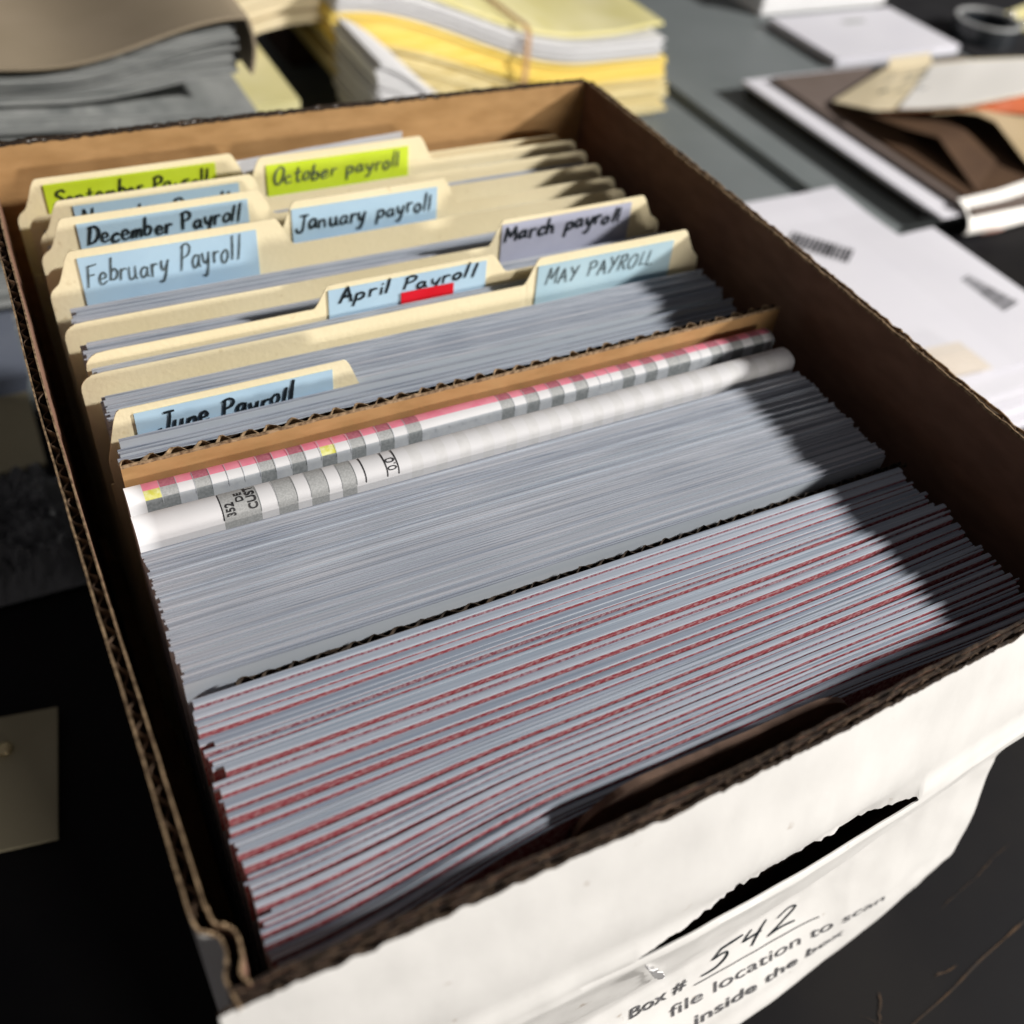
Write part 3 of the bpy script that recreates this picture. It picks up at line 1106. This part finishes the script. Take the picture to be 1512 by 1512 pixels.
# papers inside each folder
FILL = [  # month, y from, y to, height, label
    ('June', .1965, .2135, .2285, 'grey white sheet edge in front of the June tab and behind the brown divider', 1),
    ('May', .2185, .2410, .2310, 'grey white sheet edge between the May folder and the June tab', 2),
    ('April', .2520, .2542, .2345, 'lavender white sheet edge between the April label and the May folder', 3),
    ('March', .2600, .2755, .2325, 'grey white sheet edge between the March tab and the April folder', 4),
    ('February', .2860, .3025, .2310, 'grey white sheet edge between the February label and the March folder', 5),
    ('January', .3175, .3205, .2330, 'grey white sheet edge between the January label and the February folder', 6),
    ('December', .3300, .3355, .2320, 'grey white sheet edge between the December label and the January folder', 7),
    ('November', .3455, .3530, .2320, 'grey white sheet edge between the November tab and the December folder', 8),
    ('October', .3615, .3660, .2330, 'grey white sheet edge between the October tab and the November folder', 9),
]
for (mth, ya, yb_, H, lbl, sd) in FILL:
    r = random.Random(sd)
    y = ya
    k = 0
    while y < yb_ - .0004:
        t = r.choice([.0005, .0007, .0009, .0012])
        t = min(t, yb_ - y)
        x0 = 0.0165 + r.uniform(-.0012, .002)
        hh = H + r.uniform(-.0016, .0010) + (.0035 * (r.random() < .10) if mth == 'June' else 0)
        if mth == 'June' and k == 0:
            hh = H - .002
        o = packet('folder_sheet', x0, x0 + .279 + r.uniform(-.001, .001), y + t / 2 - .0024 * min(1, y / .18), hh, t, ['face', r.choice(['edge', 'edge', 'edge_b', 'edge_c', 'edge_c'])], seed=sd * 30 + k,
                   slope=r.uniform(-.0008, .0008), zb=.0075, sag=.0004, nx=20)
        tag(o, lbl, 'paper', 'sheets filed in the %s folder' % mth)
        y += t + r.choice([.00005, .0002, .0006])
        k += 1

# a few taller sheets at the very back, behind the October tab
for k, (x0, x1, yy, H, lb) in enumerate([(.112, .1850, .3742, .2448, 'white sheet edge rising just behind the October tab'),
                                         (.105, .1990, .3845, .2456, 'white sheet edge rising furthest back, against the back wall')]):
    o = packet('folder_sheet', x0, x1, yy - .0024, H, .0007, ['paper', 'paper'], seed=k + 900, slope=.004, zb=.0075)
    tag(o, lb, 'paper')


# ------------------------------------------------------------------ things around the box
def layered(name, mk, x0, x1, y0, y1, z0, thick, n, jit, seed, zf=None, tf=None, nx=14, ny=4, rot=0.0, piv=None):
    """a stack of loose sheets as one part: n slabs with uneven edges that follow zf(x,y)"""
    r = random.Random(seed)
    vs, fs = [], []
    zf = zf or (lambda x, y: 0)
    tf = tf or (lambda x, y: 1)
    cx, cy = piv or ((x0 + x1) / 2, (y0 + y1) / 2)
    cr, sr = math.cos(rot), math.sin(rot)
    for k in range(n):
        xa, xb = x0 + r.uniform(-jit, jit), x1 + r.uniform(-jit, jit)
        ya, yb = y0 + r.uniform(-jit, jit), y1 + r.uniform(-jit, jit)
        gap = .12 * thick / n
        base = len(vs)
        for lay in (0, 1):
            for i in range(nx + 1):
                for j in range(ny + 1):
                    x = xa + (xb - xa) * i / nx
                    y = ya + (yb - ya) * j / ny
                    f = (k + lay) / n
                    z = z0 + zf(x, y) + f * thick * tf(x, y) - (gap if lay else 0)
                    X, Y = x - cx, y - cy
                    vs.append((cx + X * cr - Y * sr, cy + X * sr + Y * cr, z))
        N = (nx + 1) * (ny + 1)
        for i in range(nx):
            for j in range(ny):
                a = base + i * (ny + 1) + j
                fs.append((a, a + 1, a + ny + 2, a + ny + 1))
                fs.append((a + N, a + N + ny + 1, a + N + ny + 2, a + N + 1))
        ring = [i * (ny + 1) for i in range(nx + 1)] + [nx * (ny + 1) + j for j in range(1, ny + 1)] + \
               [i * (ny + 1) + ny for i in range(nx - 1, -1, -1)] + [j for j in range(ny - 1, 0, -1)]
        for q in range(len(ring)):
            a, b = base + ring[q], base + ring[(q + 1) % len(ring)]
            fs.append((a, b, b + N, a + N))
    return pydata(name, vs, fs, mk)


def sheet(name, mk, pts, nu, nv, f, th=.0006):
    vs = [f(i / nu, j / nv) for i in range(nu + 1) for j in range(nv + 1)]
    o = pydata(name, vs, grid_faces(nu, nv), mk, smooth=True)
    return solid(o, th)


# mail and printed pages to the right of the box
st = empty('page_stack', 'low stack of white pages lying beside the right wall of the box', 'paper stack', (.6, .36, 0))
part(layered('pages', 'mailwhite', .47, .755, .262, .455, 0.0008, .0445, 26, .004, 3), st)
o = layered('printed_page', 'mailwhite', .49, .770, .264, .475, .0462, .0012, 1, 0, 4, zf=lambda x, y: .002 * sstep(.70, .77, x))
tag(o, 'white landscape page with a short barcode near its outer edge', 'page')
pg2 = o
o = layered('printed_page', 'mailwhite', .504, .720, .283, .562, .0492, .0007, 1, 0, 5, nx=10, ny=12,
            zf=lambda x, y: .0018 * math.sin((y - .283) * 12) + .003 * sstep(.5, .562, y) + .0016 * sstep(.68, .72, x))
tag(o, 'white upright page with barcode near its far left corner, topmost beside the box', 'page')
pg1 = o


def barcode(x, y, z, ang, n, pitch, h, seed, parent, zfun=None):
    r = random.Random(seed)
    vs, fs = [], []
    c, s = math.cos(ang), math.sin(ang)
    for k in range(n):
        w = pitch * r.choice([.5, .6, .7])
        for (a, b) in ((0, -h / 2), (w, -h / 2), (w, h / 2), (0, h / 2)):
            u = k * pitch + a
            X, Y = x + u * c - b * s, y + u * s + b * c
            vs.append((X, Y, (zfun(X, Y) if zfun else z)))
        q = len(vs) - 4
        fs.append((q, q + 1, q + 2, q + 3))
    o = pydata('barcode', vs, fs, 'print')
    part(o, parent)
    return o


z1f = lambda x, y: .0505 + .0018 * math.sin((y - .283) * 12) + .003 * sstep(.5, .562, y) + .0016 * sstep(.68, .72, x)
barcode(.6175, .4985, 0, -.92, 14, .0041, .0260, 1, pg1, z1f)
barcode(.7290, .3960, 0, -1.36, 13, .0039, .0230, 2, pg2, lambda x, y: .0478 + .002 * sstep(.70, .77, x))
for k in range(5):
    o = layered('cream_slip', 'slipcream', .575 + .004 * k, .648 - .002 * k, .286 + .0042 * k, .300 + .0042 * k, .0530 + .0012 * k, .0009, 1, 0, 30 + k, rot=-.06)
    tag(o, 'narrow cream slip fanned on the white page close to the box wall', 'paper slip', 'cream slips fanned beside the box')

# taupe folder on white paper
st = empty('page_stack', 'stack of white sheets sticking out from under the taupe folder', 'paper stack', (.98, .70, 0))
part(layered('pages', 'mailwhite', .847, 1.14, .550, .872, .0160, .0040, 4, .0015, 7), st)
o = layered('side_shade_slab', 'blackboard', .853, 1.14, .555, .868, .0008, .0148, 1, 0, 77)  # black slab added so the side of the stack reads as shaded
tag(o, 'black slab added as the shaded side of the stack under the white sheets and the taupe folder', 'shade slab')
part(layered('front_pages', 'mailwhite', .847, .8785, .526, .549, .0168, .0030, 3, .0006, 78), st)
o = layered('report_cover', 'taupe', .879, 1.20, .516, .857, .0206, .0050, 3, .0012, 8)
tag(o, 'taupe brown folder lying flat on the white sheets behind the mail', 'folder')

# expanding wallet
wal = empty('expanding_wallet', 'gaping brown expanding wallet with cream top flap and orange inside lying on the taupe folder', 'wallet', (1.05, .68, .027))
cov_f = [(.90, .768, .031), (.905, .71, .045), (.948, .682, .053), (.987, .663, .060), (1.069, .652, .070), (1.159, .649, .078)]
cov_b = [(.905, .771, .031), (1.038, .83, .034), (1.083, .822, .037), (1.147, .803, .045), (1.22, .78, .05), (1.305, .737, .055)]


def lerp_list(L, t):
    t = max(0, min(.99999, t)) * (len(L) - 1)
    i = int(t)
    a, b = Vector(L[i]), Vector(L[i + 1])
    return a.lerp(b, t - i)


part(sheet('top_flap', 'manila', None, 20, 10, lambda u, v: lerp_list(cov_f, u).lerp(lerp_list(cov_b, u), v) + Vector((0, 0, .004 * math.sin(math.pi * v) * u)), .0012), wal)
tabp = [(1.034, .824, .0358), (1.098, .814, .0395), (1.120, .842, .0405), (1.058, .848, .0370)]
part(solid(pydata('tab', tabp, [(0, 1, 2, 3)], 'manila'), .001), wal)
o = sheet('folded_letter', 'letterwhite', None, 14, 8, lambda u, v: lerp_list(cov_f, .30 + .66 * u).lerp(lerp_list(cov_b, .46 + .50 * u), .0 + .93 * v) + Vector((-.001, -.002, .0028 + .004 * math.sin(math.pi * v) * u)), .0008)
tag(o, 'off white letter lying over the top flap of the brown wallet', 'letter')
org = [(.915, .708, .0435), (.950, .683, .0505), (.990, .664, .0565), (1.069, .655, .066), (1.159, .652, .074)]
orl = [(.918, .709, .0425), (.955, .688, .0475), (.995, .672, .0520), (1.060, .640, .054), (1.140, .622, .055)]
part(sheet('orange_lining', 'orange', None, 14, 4, lambda u, v: lerp_list(org, u).lerp(lerp_list(orl, u), v), .0008), wal)
lip_i = [(.960, .676, .050), (.989, .663, .0545), (1.005, .653, .0545), (1.017, .636, .0515), (1.009, .604, .046), (1.002, .571, .039), (1.006, .537, .029)]
lip_b = [(v[0] + .16, v[1] + .05, v[2] * .9 + .004) for v in lip_i]
part(sheet('front_panel', 'manila_shade', None, 24, 6, lambda u, v: lerp_list(lip_i, u).lerp(lerp_list(lip_b, u), v), .0012), wal)
ple = [(.903, .758, .031), (.905, .706, .0395), (.911, .660, .0445), (.932, .634, .0445), (.910, .545, .0285)]
ple_b = [(.98, .77, .030), (.985, .73, .034), (.99, .69, .037), (1.00, .66, .036), (1.00, .60, .0285)]
part(sheet('gusset', 'brown', None, 20, 6, lambda u, v: lerp_list(ple, u).lerp(lerp_list(ple_b, u), v), .001), wal)
part(layered('back_panel', 'brown', .892, 1.20, .540, .765, .0258, .002, 2, .001, 11), wal)
lipA = [(.876, .538, .0285), (.934, .540, .0285), (.988, .548, .0285), (1.095, .558, .0285)]
lipB = [(.872, .512, .004), (.918, .509, .004), (.979, .513, .004), (1.079, .516, .004)]
part(sheet('hanging_lip', 'letterwhite', None, 16, 8, lambda u, v: lerp_list(lipA, u).lerp(lerp_list(lipB, u), v) + Vector((0, -.010 * math.sin(math.pi * v) ** .7, .002 * math.sin(math.pi * v))), .0015), wal)
part(solid(pydata('red_mark', [(.885, .5035, .0068), (.912, .5020, .0068), (.913, .4990, .0115), (.890, .5003, .0115)], [(0, 1, 2, 3)], 'stamp'), .0006), wal)
wr = random.Random(4)
vs, fs = [], []
for k in range(16):
    u = .16 + .26 * wr.random()
    v = .30 + .55 * wr.random()
    c = lerp_list(cov_f, u).lerp(lerp_list(cov_b, u), v) + Vector((0, 0, .0016 + .004 * math.sin(math.pi * v) * u))
    d = Vector((.010 + .008 * wr.random(), .002, .001))
    b = len(vs)
    vs += [c, c + d, c + d + Vector((0, .0018, 0)), c + Vector((0, .0018, 0))]
    fs.append((b, b + 1, b + 2, b + 3))
part(pydata('handwriting', vs, fs, 'pen'), wal)

# white cards at the top
st = empty('card_stack', 'neat stack of white cards with a small grey mark on a grey table', 'card stack', (1.1, .95, 0))
part(layered('cards', 'mailwhite', 1.038, 1.260, .915, 1.066, .0008, .0122, 7, .002, 12), st)
part(layered('printed_mark', 'rg', 1.140, 1.178, 1.019, 1.031, .0131, .0004, 1, 0, 1), st)
# white carton behind
st = empty('white_carton', 'pale white carton behind the stack of white cards', 'carton', (1.12, 1.15, 0))
part(box_part('body', (1.05, 1.10, .0006), (1.29, 1.34, .045), 'pagewhite', .002), st)
part(box_part('lid', (1.046, 1.096, .0455), (1.294, 1.344, .052), 'mailwhite', .002), st)

o = layered('dark_folder', 'blackboard', 1.275, 1.80, .845, 1.55, .0008, .0030, 1, 0, 91)
tag(o, 'black folder lying flat under the tape roll at the top right', 'folder')
# tape roll with a shiny rim
tr = empty('tape_roll', 'glossy black tape roll lying flat beside the white cards', 'tape roll', (1.345, .95, .004))


def torus_like(name, mk, c, axis, r_out, r_in, w, seg=48):
    ax = Vector(axis).normalized()
    u = ax.cross(Vector((0, 0, 1)))
    u = u.normalized() if u.length > 1e-4 else Vector((1, 0, 0))
    v = ax.cross(u)
    vs, fs = [], []
    for i in range(seg):
        a = 2 * math.pi * i / seg
        d = u * math.cos(a) + v * math.sin(a)
        for (r, h) in ((r_out, -w / 2), (r_out, w / 2), (r_in, w / 2), (r_in, -w / 2)):
            vs.append(Vector(c) + d * r + ax * h)
    for i in range(seg):
        j = (i + 1) % seg
        for k in range(4):
            fs.append((4 * i + k, 4 * j + k, 4 * j + (k + 1) % 4, 4 * i + (k + 1) % 4))
    return pydata(name, vs, fs, mk)


part(torus_like('tape', 'blackgloss', (1.345, .950, .0164), (0, 0, 1), .047, .032, .024), tr)
part(torus_like('rim', 'rimlight', (1.345, .950, .0296), (0, 0, 1), .0472, .0425, .0025), tr)
for (px, py, pz) in ((1.392, .952, .031), (1.386, .922, .031)):
    bm = bmesh.new()
    bmesh.ops.create_uvsphere(bm, u_segments=16, v_segments=10, radius=.0055)
    me = bpy.data.meshes.new('stud')
    bm.to_mesh(me)
    bm.free()
    part(link('stud', me, 'steel', smooth=True, loc=(px, py, pz)), tr)
o = layered('memo_sheet', 'paleyel', 1.44, 1.60, .88, 1.03, .0042, .004, 3, .002, 14, rot=.3)
tag(o, 'pale yellow memo sheet at the far right edge beyond the black tape roll', 'paper')

# banded bundle of yellow and white slips
yb = empty('slip_bundle', 'thick bundle of yellow and white slips held by a rubber band behind the box', 'paper bundle', (.53, .93, 0))
zy = lambda x, y: .030 + .062 * sstep(.60, .34, x) ** 1.0 if False else .0008 + .0 * x + .066 * (1 - sstep(.33, .62, x)) ** 1.15
th_c = lambda x, y: 1 - .12 * math.exp(-((x - .53) / .05) ** 2)
part(layered('cream_slips', 'pagecream', .325, .716, .850, 1.06, .0010, .043, 16, .006, 15, zf=zy, tf=th_c, nx=30), yb)
part(layered('yellow_slips', 'pageyel', .322, .712, .852, 1.06, .0442, .022, 7, .003, 16, zf=zy, tf=lambda x, y: 1 + .25 * (1 - sstep(.36, .6, x)), nx=30), yb)
part(layered('white_slips', 'pagewhite', .326, .700, .850, 1.06, .0668, .021, 9, .003, 17, zf=lambda x, y: zy(x, y) + .0045 * (1 - sstep(.36, .6, x)), nx=30), yb)
part(layered('top_slips', 'paleyel', .330, .708, .866, 1.06, .0894, .004, 2, .003, 18,
             zf=lambda x, y: zy(x, y) + .0045 * (1 - sstep(.36, .6, x)) + .006 * sstep(.64, .71, x), nx=30), yb)


def band():
    vs = []
    zz = zy(.53, 0)
    pts = [(.846, .001), (.8445, .02), (.8445, .06), (.846, .0935), (.856, .0985), (.96, .0955), (1.062, .0950), (1.068, .05), (1.066, .002)]
    n = 0
    for (yy, z) in pts:
        for dx in (-.0028, .0028):
            vs.append((.527 + dx + .01 * (z - .05), yy - .003, z + zz + .002))
    fs = [(2 * i, 2 * i + 1, 2 * i + 3, 2 * i + 2) for i in range(len(pts) - 1)]
    return solid(pydata('rubber_band', vs, fs, 'rubber'), .0012)


part(band(), yb)

# grey and white slips under its raised end
st = empty('slip_stack', 'slanting stack of grey white slips under the raised end of the yellow bundle', 'paper stack', (.37, .80, 0))
part(layered('slips', 'pagewhite', .322, .470, .735, .842, .0008, .140, 40, .004, 19, tf=lambda x, y: 1 - .72 * sstep(.31, .47, x), nx=16), st)

# left piles behind the box
st = empty('page_pile', 'tall pile of grey pages behind the box supporting the tan bound report', 'paper stack', (.03, .8, 0))
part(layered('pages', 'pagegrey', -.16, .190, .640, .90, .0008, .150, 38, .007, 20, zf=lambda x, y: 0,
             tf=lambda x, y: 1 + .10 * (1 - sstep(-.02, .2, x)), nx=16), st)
rp = empty('bound_report', 'thick tan covered report bowed over a pile of grey pages', 'report', (.1, .8, .16))
rz = lambda x, y: .020 * sstep(.06, .188, x) - .006 * sstep(-.05, .06, x)
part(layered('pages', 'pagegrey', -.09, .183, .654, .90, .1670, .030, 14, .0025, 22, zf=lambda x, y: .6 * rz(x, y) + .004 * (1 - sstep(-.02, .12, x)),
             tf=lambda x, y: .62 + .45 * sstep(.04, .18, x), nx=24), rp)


def tan_cover(u, v):
    # wraps round the right hand edge
    y = .648 + .26 * v
    L = .285
    s = u * .33
    if s < L:
        x = -.095 + s
        z = .1700 + .004 + .030 * (.62 + .45 * sstep(.04, .18, x)) + .6 * rz(x, y) + .004 * (1 - sstep(-.02, .12, x))
        return Vector((x, y, z))
    t = (s - L) / .045
    x = .190 + .004 * math.sin(math.pi * min(1, t))
    z0 = .1700 + .004 + .030 * 1.07 + .6 * .014
    return Vector((x, y, z0 - .0395 * t))


part(sheet('tan_cover', 'tan', None, 60, 10, tan_cover, .0022), rp)
o = layered('dark_folder', 'brown', -.10, .050, .735, .93, .2180, .020, 4, .003, 24)
tag(o, 'dark brown folder resting on the tan report at the top left', 'folder')
st = empty('manila_bundle', 'bulging manila bundle over yellow sheets between the tan report and the yellow slips', 'paper bundle', (.31, .95, 0))
part(layered('yellow_sheets', 'paleyel', .198, .258, .760, 1.02, .0008, .104, 12, .004, 25, nx=6), st)
part(layered('manila_cover', 'manila', .205, .325, .88, 1.2, .1100, .045, 4, .004, 26, zf=lambda x, y: .012 * math.sin((x - .235) * 22), nx=10), st)
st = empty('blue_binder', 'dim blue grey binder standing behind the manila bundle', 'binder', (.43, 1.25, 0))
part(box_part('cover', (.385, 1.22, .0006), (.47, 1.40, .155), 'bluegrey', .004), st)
st = empty('brown_carton', 'small dark brown carton between the manila bundle and the yellow slips', 'carton', (.30, 1.0, 0))
part(box_part('body', (.345, 1.075, .0006), (.43, 1.19, .115), 'brown', .002), st)
part(box_part('lid', (.343, 1.073, .1155), (.432, 1.192, .124), 'tan', .002), st)

# left side: dim things on the dark table
st = empty('clasp_envelope', 'dim olive envelope with a small brass clasp to the left of the box', 'envelope', (-.14, .24, 0))
part(layered('body', 'olive', -.28, -.047, .200, .278, .0008, .004, 2, .001, 27, rot=-.16, piv=(-.047, .239)), st)
bm = bmesh.new()
bmesh.ops.create_uvsphere(bm, u_segments=16, v_segments=8, radius=.0042)
for v in bm.verts:
    v.co.z *= .5
me = bpy.data.meshes.new('clasp')
bm.to_mesh(me)
bm.free()
part(link('clasp', me, 'brass', smooth=True, loc=(-.0685, .2600, .0062)), st)
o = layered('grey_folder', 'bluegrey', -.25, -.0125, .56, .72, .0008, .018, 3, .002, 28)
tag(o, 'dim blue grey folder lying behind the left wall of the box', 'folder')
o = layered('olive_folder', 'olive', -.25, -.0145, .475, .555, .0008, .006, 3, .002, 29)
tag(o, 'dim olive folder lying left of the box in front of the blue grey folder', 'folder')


def crumpled():
    vs = []
    n, k = 34, 34
    for i in range(n + 1):
        for j in range(k + 1):
            x = -.075 + .066 * i / n
            y = .36 + .10 * j / k
            p = Vector((x * 55, y * 55, 2.0))
            e = min(i, n - i, 5) / 5 * min(j, k - j, 5) / 5
            z = .004 + e * (.018 + .016 * abs(noise.noise(p)) + .012 * abs(noise.noise(p * 2.3)) + .006 * noise.noise(p * 5))
            vs.append((x, y, z))
    return pydata('plastic_bag', vs, grid_faces(n, k), 'plastic')


tag(solid(crumpled(), .0004), 'crumpled clear plastic bag in the shade left of the box', 'plastic bag')
